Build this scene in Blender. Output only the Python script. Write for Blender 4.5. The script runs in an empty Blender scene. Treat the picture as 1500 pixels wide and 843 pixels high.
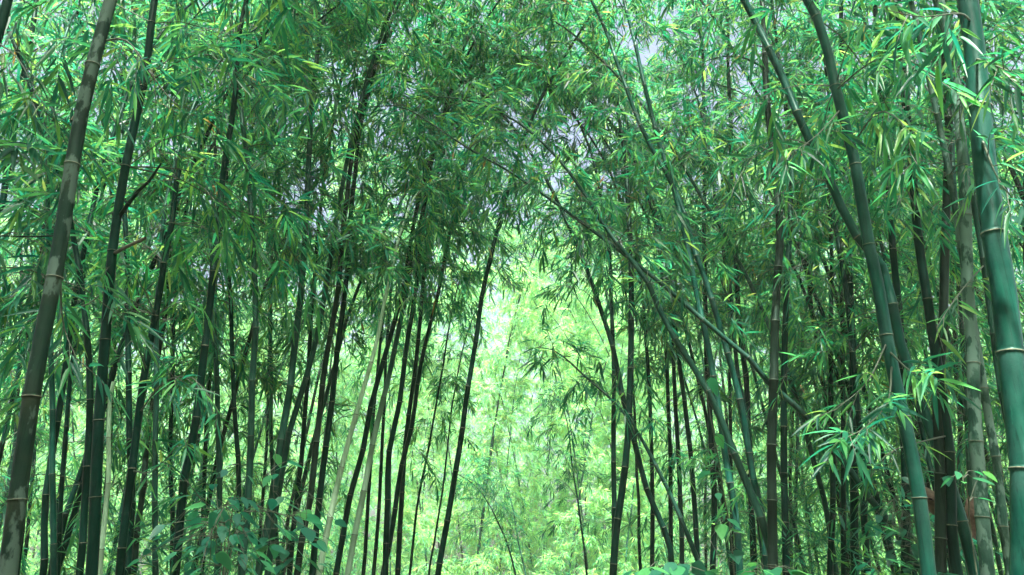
import bpy, math
import numpy as np
from mathutils import Vector

S = bpy.context.scene
COL = S.collection
R = math.radians
rng = np.random.default_rng(7)
UP = np.array([0.0, 0.0, 1.0])

# ------------------------------------------------------------------ camera
F = 1150.0                       # focal length in pixels of the 1500 px wide photograph
PITCH = R(20.0)
CAM = np.array([0.0, 0.0, 1.3])
FWD = np.array([0.0, math.cos(PITCH), math.sin(PITCH)])
CUP = np.array([0.0, -math.sin(PITCH), math.cos(PITCH)])
cd = bpy.data.cameras.new('camera')
cam = bpy.data.objects.new('camera', cd)
COL.objects.link(cam)
cam.location = CAM
cam.rotation_euler = (R(90) + PITCH, 0, 0)
cd.sensor_width = 36.0
cd.lens = 36.0 * F / 1500.0
cd.clip_start = 0.05
cd.clip_end = 2000
S.camera = cam


def ray(x, y):
    return FWD + CUP * ((421.5 - y) / F) + np.array([1.0, 0, 0]) * ((x - 750.0) / F)


def at_depth(x, y, d):
    return CAM + ray(x, y) * d


def at_y(x, y, Y):
    r = ray(x, y)
    return CAM + r * (Y / r[1])


# ------------------------------------------------------------------ materials
def newmat(name):
    m = bpy.data.materials.new(name)
    m.use_nodes = True
    nt = m.node_tree
    nt.nodes.clear()
    out = nt.nodes.new('ShaderNodeOutputMaterial')
    return m, nt, out


def N(nt, t, **kw):
    n = nt.nodes.new(t)
    for k, v in kw.items():
        if k.startswith('i_'):
            n.inputs[k[2:].replace('_', ' ')].default_value = v
        else:
            setattr(n, k, v)
    return n


def ramp(nt, stops, interp='LINEAR'):
    n = nt.nodes.new('ShaderNodeValToRGB')
    e = n.color_ramp.elements
    n.color_ramp.interpolation = interp
    while len(e) < len(stops):
        e.new(0.5)
    for el, (p, c) in zip(e, stops):
        el.position = p
        el.color = (*c, 1)
    return n


def leaf_mat(name, stops, tstops, trans=0.5, rough=0.42, hue_spread=0.02, vmin=0.8, vmax=1.2):
    m, nt, out = newmat(name)
    L = nt.links.new
    geo = N(nt, 'ShaderNodeNewGeometry')
    oi = N(nt, 'ShaderNodeObjectInfo')
    c1, c2 = ramp(nt, stops), ramp(nt, tstops)
    L(geo.outputs['Random Per Island'], c1.inputs[0])
    L(geo.outputs['Random Per Island'], c2.inputs[0])
    mp = N(nt, 'ShaderNodeMapRange')
    mp.inputs[3].default_value = 0.5 - hue_spread
    mp.inputs[4].default_value = 0.5 + hue_spread
    L(oi.outputs['Random'], mp.inputs[0])
    mv = N(nt, 'ShaderNodeMath', operation='MULTIPLY_ADD')
    mv.inputs[1].default_value = 7.31
    L(oi.outputs['Random'], mv.inputs[0])
    fr = N(nt, 'ShaderNodeMath', operation='FRACT')
    L(mv.outputs[0], fr.inputs[0])
    mq = N(nt, 'ShaderNodeMapRange')
    mq.inputs[3].default_value = vmin
    mq.inputs[4].default_value = vmax
    L(fr.outputs[0], mq.inputs[0])
    hs = []
    for c in (c1, c2):
        h = N(nt, 'ShaderNodeHueSaturation')
        L(c.outputs[0], h.inputs['Color'])
        L(mp.outputs[0], h.inputs['Hue'])
        L(mq.outputs[0], h.inputs['Value'])
        hs.append(h)
    p = N(nt, 'ShaderNodeBsdfPrincipled')
    p.inputs['Roughness'].default_value = rough
    p.inputs['Specular IOR Level'].default_value = 0.27
    L(hs[0].outputs[0], p.inputs['Base Color'])
    t = N(nt, 'ShaderNodeBsdfTranslucent')
    L(hs[1].outputs[0], t.inputs['Color'])
    mx = N(nt, 'ShaderNodeMixShader')
    mx.inputs[0].default_value = trans
    L(p.outputs[0], mx.inputs[1])
    L(t.outputs[0], mx.inputs[2])
    L(mx.outputs[0], out.inputs[0])
    return m


def culm_mat(name, base, dark, patch=None, patch_at=0.62, spec=0.12, bloom=(0.09, 0.17, 0.135), bloom_amt=0.35, rough=0.42, foot=None):
    m, nt, out = newmat(name)
    L = nt.links.new
    tc = N(nt, 'ShaderNodeTexCoord')
    oi = N(nt, 'ShaderNodeObjectInfo')
    add = N(nt, 'ShaderNodeVectorMath', operation='ADD')
    sc = N(nt, 'ShaderNodeVectorMath', operation='SCALE')
    sc.inputs[3].default_value = 37.0
    L(oi.outputs['Random'], sc.inputs[0])
    L(tc.outputs['Object'], add.inputs[0])
    L(sc.outputs[0], add.inputs[1])
    mpg = N(nt, 'ShaderNodeMapping')
    mpg.inputs['Scale'].default_value = (1, 1, 0.18)
    L(add.outputs[0], mpg.inputs[0])
    n1 = N(nt, 'ShaderNodeTexNoise')
    n1.inputs['Scale'].default_value = 26
    n1.inputs['Detail'].default_value = 6
    L(mpg.outputs[0], n1.inputs['Vector'])
    r1 = ramp(nt, [(0.36, dark), (0.64, base)])
    L(n1.outputs[0], r1.inputs[0])
    n2 = N(nt, 'ShaderNodeTexNoise')
    n2.inputs['Scale'].default_value = 90
    n2.inputs['Detail'].default_value = 4
    L(add.outputs[0], n2.inputs['Vector'])
    col = r1.outputs[0]
    # old powder and stains in uneven patches, long scratches along the grain
    n4 = N(nt, 'ShaderNodeTexNoise')
    n4.inputs['Scale'].default_value = 5.5
    n4.inputs['Detail'].default_value = 7
    n4.inputs['Roughness'].default_value = 0.65
    L(add.outputs[0], n4.inputs['Vector'])
    r4 = ramp(nt, [(0.45, (0, 0, 0)), (0.75, (0.3,) * 3)])
    L(n4.outputs[0], r4.inputs[0])
    mx4 = N(nt, 'ShaderNodeMix', data_type='RGBA')
    L(r4.outputs[0], mx4.inputs['Factor'])
    L(col, mx4.inputs[6])
    mx4.inputs[7].default_value = (*bloom, 1)
    mp5 = N(nt, 'ShaderNodeMapping')
    mp5.inputs['Scale'].default_value = (1, 1, 0.03)
    L(add.outputs[0], mp5.inputs[0])
    n5 = N(nt, 'ShaderNodeTexNoise')
    n5.inputs['Scale'].default_value = 120
    n5.inputs['Detail'].default_value = 3
    L(mp5.outputs[0], n5.inputs['Vector'])
    r5 = ramp(nt, [(0.30, (0.5,) * 3), (0.45, (1, 1, 1)), (0.66, (1, 1, 1)), (0.74, (1.5,) * 3)])
    L(n5.outputs[0], r5.inputs[0])
    mx5 = N(nt, 'ShaderNodeMix', data_type='RGBA', blend_type='MULTIPLY')
    mx5.inputs['Factor'].default_value = 1.0
    L(mx4.outputs[2], mx5.inputs[6])
    L(r5.outputs[0], mx5.inputs[7])
    col = mx5.outputs[2]
    # pale wax below each node (uv.y runs 0..1 along an internode)
    uv = N(nt, 'ShaderNodeSeparateXYZ')
    L(tc.outputs['UV'], uv.inputs[0])
    r2 = ramp(nt, [(0.0, (0.25,) * 3), (0.06, (0, 0, 0)), (0.72, (0, 0, 0)), (1.0, (1, 1, 1))])
    L(uv.outputs[1], r2.inputs[0])
    mm = N(nt, 'ShaderNodeMath', operation='MULTIPLY')
    L(r2.outputs[0], mm.inputs[0])
    L(n2.outputs[0], mm.inputs[1])
    m3 = N(nt, 'ShaderNodeMath', operation='MULTIPLY')
    L(mm.outputs[0], m3.inputs[0])
    m3.inputs[1].default_value = bloom_amt * 2
    mix = N(nt, 'ShaderNodeMix', data_type='RGBA')
    L(m3.outputs[0], mix.inputs['Factor'])
    L(col, mix.inputs[6])
    mix.inputs[7].default_value = (*bloom, 1)
    col = mix.outputs[2]
    if patch:
        n3 = N(nt, 'ShaderNodeTexNoise')
        n3.inputs['Scale'].default_value = 9
        n3.inputs['Detail'].default_value = 5
        n3.inputs['Roughness'].default_value = 0.55
        mp3 = N(nt, 'ShaderNodeMapping')
        mp3.inputs['Scale'].default_value = (1.5, 1.5, 0.7)
        L(add.outputs[0], mp3.inputs[0])
        L(mp3.outputs[0], n3.inputs['Vector'])
        r3 = ramp(nt, [(patch_at - 0.03, (0, 0, 0)), (patch_at + 0.02, (0.85,) * 3)])
        L(n3.outputs[0], r3.inputs[0])
        mix2 = N(nt, 'ShaderNodeMix', data_type='RGBA')
        L(r3.outputs[0], mix2.inputs['Factor'])
        L(col, mix2.inputs[6])
        mix2.inputs[7].default_value = (*patch, 1)
        col = mix2.outputs[2]
    if foot:      # the lowest joints still wear a pale powdery skin
        sz = N(nt, 'ShaderNodeSeparateXYZ')
        L(tc.outputs['Object'], sz.inputs[0])
        mr = N(nt, 'ShaderNodeMapRange')
        mr.inputs[1].default_value = 3.6
        mr.inputs[2].default_value = 2.5
        L(sz.outputs[2], mr.inputs[0])
        mf = N(nt, 'ShaderNodeMix', data_type='RGBA')
        L(mr.outputs[0], mf.inputs['Factor'])
        L(col, mf.inputs[6])
        mf.inputs[7].default_value = (*foot, 1)
        col = mf.outputs[2]
    p = N(nt, 'ShaderNodeBsdfPrincipled')
    p.inputs['Roughness'].default_value = rough
    p.inputs['Specular IOR Level'].default_value = spec
    p.inputs['Specular Tint'].default_value = (0.55, 1.0, 0.8, 1)
    L(col, p.inputs['Base Color'])
    b = N(nt, 'ShaderNodeBump')
    b.inputs['Strength'].default_value = 0.12
    b.inputs['Distance'].default_value = 0.004
    L(n2.outputs[0], b.inputs['Height'])
    L(b.outputs[0], p.inputs['Normal'])
    L(p.outputs[0], out.inputs[0])
    return m


def flat_mat(name, c1, c2, scale=20, rough=0.8, bump=0.0):
    m, nt, out = newmat(name)
    L = nt.links.new
    tc = N(nt, 'ShaderNodeTexCoord')
    n = N(nt, 'ShaderNodeTexNoise')
    n.inputs['Scale'].default_value = scale
    n.inputs['Detail'].default_value = 6
    L(tc.outputs['Object'], n.inputs['Vector'])
    r = ramp(nt, [(0.35, c1), (0.65, c2)])
    L(n.outputs[0], r.inputs[0])
    p = N(nt, 'ShaderNodeBsdfPrincipled')
    p.inputs['Roughness'].default_value = rough
    L(r.outputs[0], p.inputs['Base Color'])
    if bump:
        b = N(nt, 'ShaderNodeBump')
        b.inputs['Strength'].default_value = bump
        L(n.outputs[0], b.inputs['Height'])
        L(b.outputs[0], p.inputs['Normal'])
    L(p.outputs[0], out.inputs[0])
    return m


M = {}
M['leaf'] = leaf_mat('bamboo_leaf',
                     [(0.0, (0.005, 0.058, 0.042)), (0.45, (0.011, 0.110, 0.058)), (0.75, (0.036, 0.20, 0.065)),
                      (0.955, (0.09, 0.31, 0.07)), (0.993, (0.16, 0.30, 0.07)), (1.0, (0.28, 0.17, 0.06))],
                     [(0.0, (0.01, 0.27, 0.15)), (0.45, (0.04, 0.42, 0.17)), (0.75, (0.16, 0.60, 0.16)),
                      (0.955, (0.34, 0.70, 0.12)), (0.993, (0.44, 0.62, 0.15)), (1.0, (0.45, 0.25, 0.07))], trans=0.5, rough=0.42, vmin=0.46, vmax=0.95)
M['sun_tint_leaf'] = leaf_mat('far_leaf_sun_tint',  # yellow-green far leaves, colour lightened to stand in for sunlight
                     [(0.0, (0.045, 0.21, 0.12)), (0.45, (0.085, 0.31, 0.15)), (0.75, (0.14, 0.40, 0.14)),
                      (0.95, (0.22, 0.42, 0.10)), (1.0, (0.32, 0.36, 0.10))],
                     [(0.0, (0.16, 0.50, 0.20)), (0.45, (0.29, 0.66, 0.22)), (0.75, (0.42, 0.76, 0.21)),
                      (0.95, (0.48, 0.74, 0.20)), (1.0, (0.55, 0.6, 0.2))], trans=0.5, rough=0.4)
M['broad_leaf'] = leaf_mat('broad_leaf',
                           [(0.0, (0.010, 0.065, 0.042)), (0.6, (0.018, 0.11, 0.055)), (0.9, (0.03, 0.15, 0.05)), (1.0, (0.05, 0.19, 0.055))],
                           [(0.0, (0.01, 0.17, 0.09)), (0.6, (0.03, 0.28, 0.11)), (0.9, (0.08, 0.42, 0.11)), (1.0, (0.12, 0.46, 0.12))], trans=0.35, rough=0.4)
M['twig'] = flat_mat('twig_bark', (0.016, 0.032, 0.018), (0.04, 0.055, 0.028), 60, 0.6)
M['node'] = flat_mat('node_scar', (0.03, 0.045, 0.028), (0.12, 0.125, 0.08), 45, 0.8, 0.4)
M['node_dark'] = flat_mat('dark_node_scar', (0.02, 0.04, 0.028), (0.045, 0.065, 0.045), 40, 0.7)
M['green'] = culm_mat('green_culm', (0.004, 0.044, 0.030), (0.002, 0.024, 0.017), bloom=(0.04, 0.10, 0.085), rough=0.38)
M['dark'] = culm_mat('dark_culm', (0.0025, 0.020, 0.0135), (0.0012, 0.010, 0.007), bloom=(0.012, 0.035, 0.026), bloom_amt=0.25, spec=0.06)
M['grey'] = culm_mat('grey_green_culm', (0.010, 0.045, 0.030), (0.005, 0.025, 0.018), bloom=(0.035, 0.08, 0.06))
M['half_pale'] = culm_mat('pale_footed_culm', (0.010, 0.045, 0.030), (0.005, 0.025, 0.018), bloom=(0.035, 0.08, 0.06), foot=(0.22, 0.34, 0.24))
M['pale'] = culm_mat('pale_culm', (0.30, 0.44, 0.30), (0.19, 0.31, 0.20), bloom=(0.4, 0.5, 0.4))
M['brown'] = culm_mat('brown_culm', (0.009, 0.019, 0.013), (0.004, 0.009, 0.0065), bloom=(0.02, 0.032, 0.024), spec=0.06)
M['olive'] = culm_mat('mottled_olive_culm', (0.0065, 0.019, 0.0125), (0.003, 0.0105, 0.0075), patch=(0.055, 0.085, 0.07), patch_at=0.545,
                      bloom=(0.032, 0.034, 0.02), bloom_amt=0.4, rough=0.6)
M['mottled'] = culm_mat('lichen_grey_culm', (0.012, 0.042, 0.028), (0.006, 0.024, 0.017), patch=(0.08, 0.135, 0.11), patch_at=0.50, rough=0.6)
M['dry'] = flat_mat('dry_sheath', (0.05, 0.026, 0.015), (0.125, 0.075, 0.048), 30, 0.75, 0.3)
M['stub'] = flat_mat('stub_wood', (0.03, 0.035, 0.022), (0.08, 0.08, 0.055), 40, 0.8, 0.3)


# ------------------------------------------------------------------ mesh helpers
def mesh_obj(name, verts, faces_flat, sizes, mats, parent=None, midx=None, uv=None, smooth=True, link=True):
    """verts (n,3); faces_flat: concatenated vertex ids; sizes: vertices per face."""
    me = bpy.data.meshes.new(name)
    verts = np.asarray(verts, dtype=np.float32)
    faces_flat = np.asarray(faces_flat, dtype=np.int32)
    sizes = np.asarray(sizes, dtype=np.int32)
    me.vertices.add(len(verts))
    me.vertices.foreach_set('co', verts.ravel())
    me.loops.add(len(faces_flat))
    me.loops.foreach_set('vertex_index', faces_flat)
    me.polygons.add(len(sizes))
    me.polygons.foreach_set('loop_start', np.concatenate([[0], np.cumsum(sizes)[:-1]]).astype(np.int32))
    me.polygons.foreach_set('loop_total', sizes)
    for mm in mats:
        me.materials.append(mm)
    if midx is not None:
        me.polygons.foreach_set('material_index', np.asarray(midx, dtype=np.int32))
    if uv is not None:
        ul = me.uv_layers.new(name='uv')
        ul.data.foreach_set('uv', np.asarray(uv, dtype=np.float32).ravel())
    me.polygons.foreach_set('use_smooth', np.full(len(sizes), smooth, dtype=bool))
    me.update(calc_edges=True)
    o = bpy.data.objects.new(name, me)
    if link:
        COL.objects.link(o)
    if parent is not None:
        o.parent = parent
    return o


def thing(name, label, cat, loc=(0, 0, 0), group=None):
    o = bpy.data.objects.new(name, None)
    o.empty_display_size = 0.2
    COL.objects.link(o)
    o.location = loc
    o['label'] = label
    o['category'] = cat
    if group:
        o['group'] = group
    return o


def norm(v):
    return v / np.maximum(np.linalg.norm(v, axis=-1, keepdims=True), 1e-9)


# leaf templates: (t along, side -1..1, lift), faces
def leaf_template(kind):
    if kind == 'far':
        v = [(0, 0, 0), (0.42, 1, 0.035), (1, 0, 0), (0.42, -1, 0.035)]
        f = [(0, 2, 1), (0, 3, 2)]
    elif kind == 'mid':
        v = [(0, 0, 0), (0.28, 0.95, 0.03), (0.28, -0.95, 0.03), (0.65, 0.7, 0.02), (0.65, -0.7, 0.02), (1, 0, 0)]
        f = [(0, 2, 1), (1, 2, 4, 3), (3, 4, 5)]
    else:
        v = [(0, 0, 0)]
        prof = [(0.05, 0.22), (0.16, 0.75), (0.34, 1.0), (0.58, 0.82), (0.80, 0.45)]
        for t, w in prof:
            v += [(t, w, 0.035 * w), (t, 0, 0), (t, -w, 0.035 * w)]
        v.append((1, 0, 0))
        f = [(0, 2, 1), (0, 3, 2)]
        for k in range(len(prof) - 1):
            a = 1 + 3 * k
            f += [(a, a + 1, a + 4, a + 3), (a + 1, a + 2, a + 5, a + 4)]
        a = 1 + 3 * (len(prof) - 1)
        n = len(v) - 1
        f += [(a, a + 1, n), (a + 1, a + 2, n)]
    return np.array(v, float), f


def leaves_geo(pos, dirn, up, length, wr, droop, kind):
    T, F_ = leaf_template(kind)
    X = norm(dirn)
    Y = norm(np.cross(up, X))
    Z = np.cross(X, Y)
    n, k = len(pos), len(T)
    t, s, lf = T[:, 0], T[:, 1], T[:, 2]
    P = (pos[:, None, :] + length[:, None, None] * (
        t[None, :, None] * X[:, None, :]
        + (s[None, :] * wr[:, None])[..., None] * 0.5 * Y[:, None, :]
        + lf[None, :, None] * Z[:, None, :]))
    P[:, :, 2] -= length[:, None] * droop[:, None] * (t ** 2)[None, :]
    V = P.reshape(-1, 3)
    ff = np.concatenate([np.array(f) for f in F_])
    sz = np.array([len(f) for f in F_])
    faces = (ff[None, :] + (np.arange(n) * k)[:, None]).ravel()
    return V, faces, np.tile(sz, n)


def sprays(orig, dirn, nl, leaf_len, kind, r, spread=1.0, twig=0.22, down=0.35):
    """Fans of bamboo leaves at the ends of small twigs: returns leaf geometry, twig tips."""
    m = len(orig)
    nmax = int(nl[1])
    cnt = r.integers(nl[0], nl[1] + 1, m)
    idx = np.repeat(np.arange(m), cnt)
    j = np.concatenate([np.arange(c) for c in cnt]) if m else np.zeros(0, int)
    frac = (j + 0.5) / cnt[idx]
    D = norm(dirn)
    side = norm(np.cross(D, UP + 0.35 * r.normal(size=(m, 3))))
    tw = twig * r.uniform(0.6, 1.3, m)
    base = orig[idx] + D[idx] * (tw[idx] * (0.25 + 0.75 * frac))[:, None]
    base[:, 2] -= (tw[idx] * 0.25 * frac ** 2)
    sgn = np.where(j % 2 == 0, 1.0, -1.0)
    ang = R(62) * (1 - frac * 0.75) * r.uniform(0.6, 1.25, len(idx)) * spread
    ld = D[idx] * np.cos(ang)[:, None] + side[idx] * (sgn * np.sin(ang))[:, None]
    ld = ld + r.normal(size=ld.shape) * 0.20
    ld[:, 2] -= down * r.uniform(0.2, 1.6, len(idx))
    upv = UP + r.normal(size=ld.shape) * 0.45
    ll = leaf_len * r.uniform(0.6, 1.2, len(idx))
    wr = r.uniform(0.10, 0.15, len(idx))
    dr = r.uniform(0.02, 0.30, len(idx))
    return leaves_geo(base, ld, upv, ll, wr, dr, kind), tw


def tubes(P, rad, sides=3):
    """P (B,K,3) centre lines, rad (B,K): all tubes in one go."""
    B, K, _ = P.shape
    T = np.gradient(P, axis=1)
    T = norm(T)
    ref = np.where(np.abs(T[..., 2:3]) > 0.9, np.array([1.0, 0, 0]), UP)
    A = norm(np.cross(T, ref))
    Bn = np.cross(T, A)
    th = np.arange(sides) * 2 * math.pi / sides
    V = P[:, :, None, :] + rad[:, :, None, None] * (np.cos(th)[None, None, :, None] * A[:, :, None, :]
                                                    + np.sin(th)[None, None, :, None] * Bn[:, :, None, :])
    V = V.reshape(-1, 3)
    b = (np.arange(B) * K * sides)[:, None, None]
    k = (np.arange(K - 1) * sides)[None, :, None]
    s = np.arange(sides)[None, None, :]
    s2 = (np.arange(sides) + 1) % sides
    s2 = s2[None, None, :]
    q = np.stack([b + k + s, b + k + s2, b + k + sides + s2, b + k + sides + s], axis=-1)
    return V, q.ravel(), np.full(B * (K - 1) * sides, 4)


def join(parts):
    V, Fc, Sz, off = [], [], [], 0
    for v, f, s in parts:
        V.append(v)
        Fc.append(np.asarray(f) + off)
        Sz.append(s)
        off += len(v)
    return np.concatenate(V), np.concatenate(Fc), np.concatenate(Sz)


def resample(pts, step):
    """Smooth curve through 3-D points (Catmull-Rom), returned at even spacing."""
    pts = np.asarray(pts, float)
    p = np.vstack([2 * pts[0] - pts[1], pts, 2 * pts[-1] - pts[-2]])
    out = []
    for i in range(1, len(p) - 2):
        t = np.linspace(0, 1, 16, endpoint=False)[:, None]
        a, b, c, d = p[i - 1], p[i], p[i + 1], p[i + 2]
        out.append(0.5 * ((2 * b) + (-a + c) * t + (2 * a - 5 * b + 4 * c - d) * t ** 2 + (-a + 3 * b - 3 * c + d) * t ** 3))
    out = np.vstack(out + [pts[-1:]])
    s = np.concatenate([[0], np.cumsum(np.linalg.norm(np.diff(out, axis=0), axis=1))])
    return out, s


def culm_geo(curve, s, r0, inter, sides, detail, r, phase=0.0, tip=0.12, length=None, kink=0.0):
    """Jointed bamboo culm along a curve: verts, faces, sizes, material index, uv, node list."""
    L = s[-1]
    length = length or L
    nodes = [phase * inter]
    while nodes[-1] < L - 0.1:
        u = nodes[-1] / length
        nodes.append(nodes[-1] + inter * (0.75 + 0.5 * math.sin(min(1, u * 1.3) * math.pi)) * r.uniform(0.88, 1.12))
    nodes = np.array([n for n in nodes if 0.03 < n < L - 0.03])
    rad = lambda q: r0 * (1 - (1 - tip) * np.clip(q / length, 0, 1) ** 1.6)
    sec = [(0.0, 1.0, 0)]
    h = max(r0, 0.012)
    for n in nodes:
        if detail == 2:
            sec += [(n - 0.45 * h, 1.0, 0), (n - 0.16 * h, 1.035, 0), (n - 0.09 * h, 1.12, 1), (n + 0.02 * h, 1.12, 0),
                    (n + 0.06 * h, 1.03, 0), (n + 0.22 * h, 1.07, 0), (n + 0.5 * h, 1.0, 0)]
        elif detail == 1:
            sec += [(n - 0.3 * h, 1.0, 0), (n - 0.13 * h, 1.14, 1), (n + 0.05 * h, 1.14, 0), (n + 0.3 * h, 1.0, 0)]
        else:
            sec += [(n - 0.2 * h, 1.1, 1), (n + 0.15 * h, 1.1, 0)]
    mids = (nodes[1:] + nodes[:-1]) / 2
    sec += [(q, 0.985, 0) for q in mids] + [(L, 1.0, 0)]
    sec.sort()
    sec = [q for q in sec if 0 <= q[0] <= L]
    ss = np.array([q[0] for q in sec])
    C = np.stack([np.interp(ss, s, curve[:, k]) for k in range(3)], axis=1)
    if kink:
        nn = np.concatenate([[0], nodes, [L]])
        kx = r.normal(size=(len(nn), 2)) * kink
        C[:, 0] += np.interp(ss, nn, kx[:, 0])
        C[:, 1] += np.interp(ss, nn, kx[:, 1])
    Tn = norm(np.gradient(C, axis=0) + 1e-9)
    A = norm(np.cross(Tn, np.array([0.0, 1.0, 0.05])))
    Bn = np.cross(Tn, A)
    rr = rad(ss) * np.array([q[1] for q in sec])
    th = np.arange(sides) * 2 * math.pi / sides
    V = C[:, None, :] + rr[:, None, None] * (np.cos(th)[None, :, None] * A[:, None, :] + np.sin(th)[None, :, None] * Bn[:, None, :])
    V = V.reshape(-1, 3)
    K = len(ss)
    k = (np.arange(K - 1) * sides)[:, None]
    a = np.arange(sides)[None, :]
    b = ((np.arange(sides) + 1) % sides)[None, :]
    q = np.stack([k + a, k + b, k + sides + b, k + sides + a], axis=-1)
    mi = np.repeat(np.array([x[2] for x in sec[:-1]]), sides)
    nn = np.concatenate([[ss[0] - 0.2], nodes, [L + 0.2]])
    ki = np.clip(np.searchsorted(nn, (ss[:-1] + ss[1:]) / 2) - 1, 0, len(nn) - 2)
    v0 = (ss[:-1] - nn[ki]) / (nn[ki + 1] - nn[ki])
    v1 = (ss[1:] - nn[ki]) / (nn[ki + 1] - nn[ki])
    u0 = np.arange(sides) / sides
    uv = np.zeros((K - 1, sides, 4, 2))
    uv[:, :, 0, 0] = uv[:, :, 3, 0] = u0
    uv[:, :, 1, 0] = uv[:, :, 2, 0] = u0 + 1 / sides
    uv[:, :, 0, 1] = uv[:, :, 1, 1] = np.clip(v0, 0, 1)[:, None]
    uv[:, :, 2, 1] = uv[:, :, 3, 1] = np.clip(v1, 0, 1)[:, None]
    return V, q.ravel(), np.full((K - 1) * sides, 4), mi, uv.reshape(-1, 2), nodes


def above_view(P, base):
    Q = P + base - CAM
    return (Q @ CUP) / np.maximum(Q @ FWD, 0.2) > 480 / F


def crown_geo(curve, s, nodes, r0, z0, r, kind, nb=3, blen=1.3, nsp=7, nl=(6, 10), leaf=0.15, thin=1.0, avoid=None, ztop=None, avoid_base=0):
    """Branches from the culm's nodes above height z0 (> twig tubes, leaf fans)."""
    P0 = np.stack([np.interp(nodes, s, curve[:, k]) for k in range(3)], axis=1)
    keep = P0[:, 2] > z0
    if ztop is not None:
        keep &= P0[:, 2] < ztop
    P0, sn = P0[keep], nodes[keep]
    if len(P0) < 1:
        return None
    u = sn / s[-1]
    rep = r.integers(max(1, nb - 1), nb + 2, len(P0))
    i = np.repeat(np.arange(len(P0)), rep)
    B = len(i)
    az = r.uniform(0, 2 * math.pi, B)
    el = r.uniform(R(5), R(60), B)
    d0 = np.stack([np.cos(az) * np.cos(el), np.sin(az) * np.cos(el), np.sin(el)], axis=1)
    bl = blen * r.uniform(0.45, 1.2, B) * (1.0 - 0.45 * u[i])
    droop = r.uniform(0.35, 0.85, B)
    if avoid is not None:
        end = P0[i] + d0 * bl[:, None]
        ok = ~avoid(end) & ~(above_view(end, avoid_base) & (r.random(B) > 0.3))
        i, d0, bl, droop = i[ok], d0[ok], bl[ok], droop[ok]
        B = len(i)
        if B == 0:
            return None
    t = np.linspace(0, 1, 5)
    path = P0[i][:, None, :] + bl[:, None, None] * (t[None, :, None] * d0[:, None, :])
    path[:, :, 2] -= (bl * droop)[:, None] * (t ** 2)[None, :]
    rad = np.clip(0.0028 + 0.0022 * bl, 0.003, 0.007)[:, None] * (1 - 0.8 * t)[None, :]
    geo = [tubes(path, rad, 3)]
    # leaf fans along each branch
    ns = np.maximum(2, (nsp * bl / blen * thin).round().astype(int))
    bi = np.repeat(np.arange(B), ns)
    tt = r.uniform(0.22, 1.0, len(bi)) ** 0.8
    org = P0[i][bi] + bl[bi][:, None] * tt[:, None] * d0[bi]
    org[:, 2] -= bl[bi] * droop[bi] * tt ** 2
    tan = d0[bi].copy()
    tan[:, 2] -= 2 * droop[bi] * tt
    dr = norm(tan) + r.normal(size=tan.shape) * 0.75
    dr[:, 2] -= 0.25
    dr = norm(dr)
    lv, tw = sprays(org, dr, nl, leaf, kind, r)
    tp = np.stack([org, org + dr * (tw * 0.55)[:, None], org + dr * tw[:, None]], axis=1)
    tp[:, 2, 2] -= tw * 0.25
    tp[:, 1, 2] -= tw * 0.07
    geo.append(tubes(tp, np.tile(np.array([[0.0022, 0.0016, 0.0008]]), (len(org), 1)), 3))
    return join(geo), lv


# ------------------------------------------------------------------ world, sun, haze
w = bpy.data.worlds.new('World')
S.world = w
w.use_nodes = True
nt = w.node_tree
nt.nodes.clear()
sky = nt.nodes.new('ShaderNodeTexSky')
sky.sky_type = 'NISHITA'
sky.sun_disc = False
SUN_EL, SUN_AZ = R(61), R(174)        # high, behind the camera
sky.sun_elevation = SUN_EL
sky.sun_rotation = SUN_AZ
sky.air_density = 0.6
sky.dust_density = 10.0
sky.ozone_density = 1.0
bg = nt.nodes.new('ShaderNodeBackground')
bg.inputs[1].default_value = 0.085
wo = nt.nodes.new('ShaderNodeOutputWorld')
nt.links.new(sky.outputs[0], bg.inputs[0])
nt.links.new(bg.outputs[0], wo.inputs[0])
sl = bpy.data.lights.new('sun', 'SUN')
sl.energy = 5.0
sl.angle = R(3)
sl.color = (1.0, 0.96, 0.88)
so = bpy.data.objects.new('sun', sl)
COL.objects.link(so)
sdir = Vector((math.sin(SUN_AZ) * math.cos(SUN_EL), math.cos(SUN_AZ) * math.cos(SUN_EL), math.sin(SUN_EL)))
so.rotation_euler = sdir.to_track_quat('Z', 'Y').to_euler()
so.location = (0, 0, 40)

HAZE = 0.0018
if HAZE:
    x0, x1, y0, y1, z0, z1 = -70, 70, -30, 110, -4, 24
    v = [(x, y, z) for x in (x0, x1) for y in (y0, y1) for z in (z0, z1)]
    f = [0, 1, 3, 2, 4, 6, 7, 5, 0, 4, 5, 1, 2, 3, 7, 6, 0, 2, 6, 4, 1, 5, 7, 3]
    m, nt, out = newmat('haze_air')
    pv = N(nt, 'ShaderNodeVolumePrincipled')
    pv.inputs['Color'].default_value = (0.86, 0.97, 0.90, 1)
    pv.inputs['Density'].default_value = HAZE
    pv.inputs['Anisotropy'].default_value = 0.3
    nt.links.new(pv.outputs[0], out.inputs['Volume'])
    hz = mesh_obj('haze', v, f, [4] * 6, [m], smooth=False)
    hz['kind'] = 'stuff'
    hz['label'] = 'thin pale haze hanging in the air of the grove'

# ------------------------------------------------------------------ ground
gx = np.concatenate([np.linspace(-400, -30, 12), np.linspace(-26, 26, 53), np.linspace(30, 400, 12)])
gy = np.concatenate([np.linspace(-60, -8, 8), np.linspace(-6, 46, 53), np.linspace(52, 700, 14)])
GX, GY = np.meshgrid(gx, gy, indexing='ij')


def gz(x, y):
    return 0.07 * np.sin(x * 0.9 + 0.4 * y) + 0.06 * np.cos(0.7 * y - 0.5 * x) - 0.03


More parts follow.
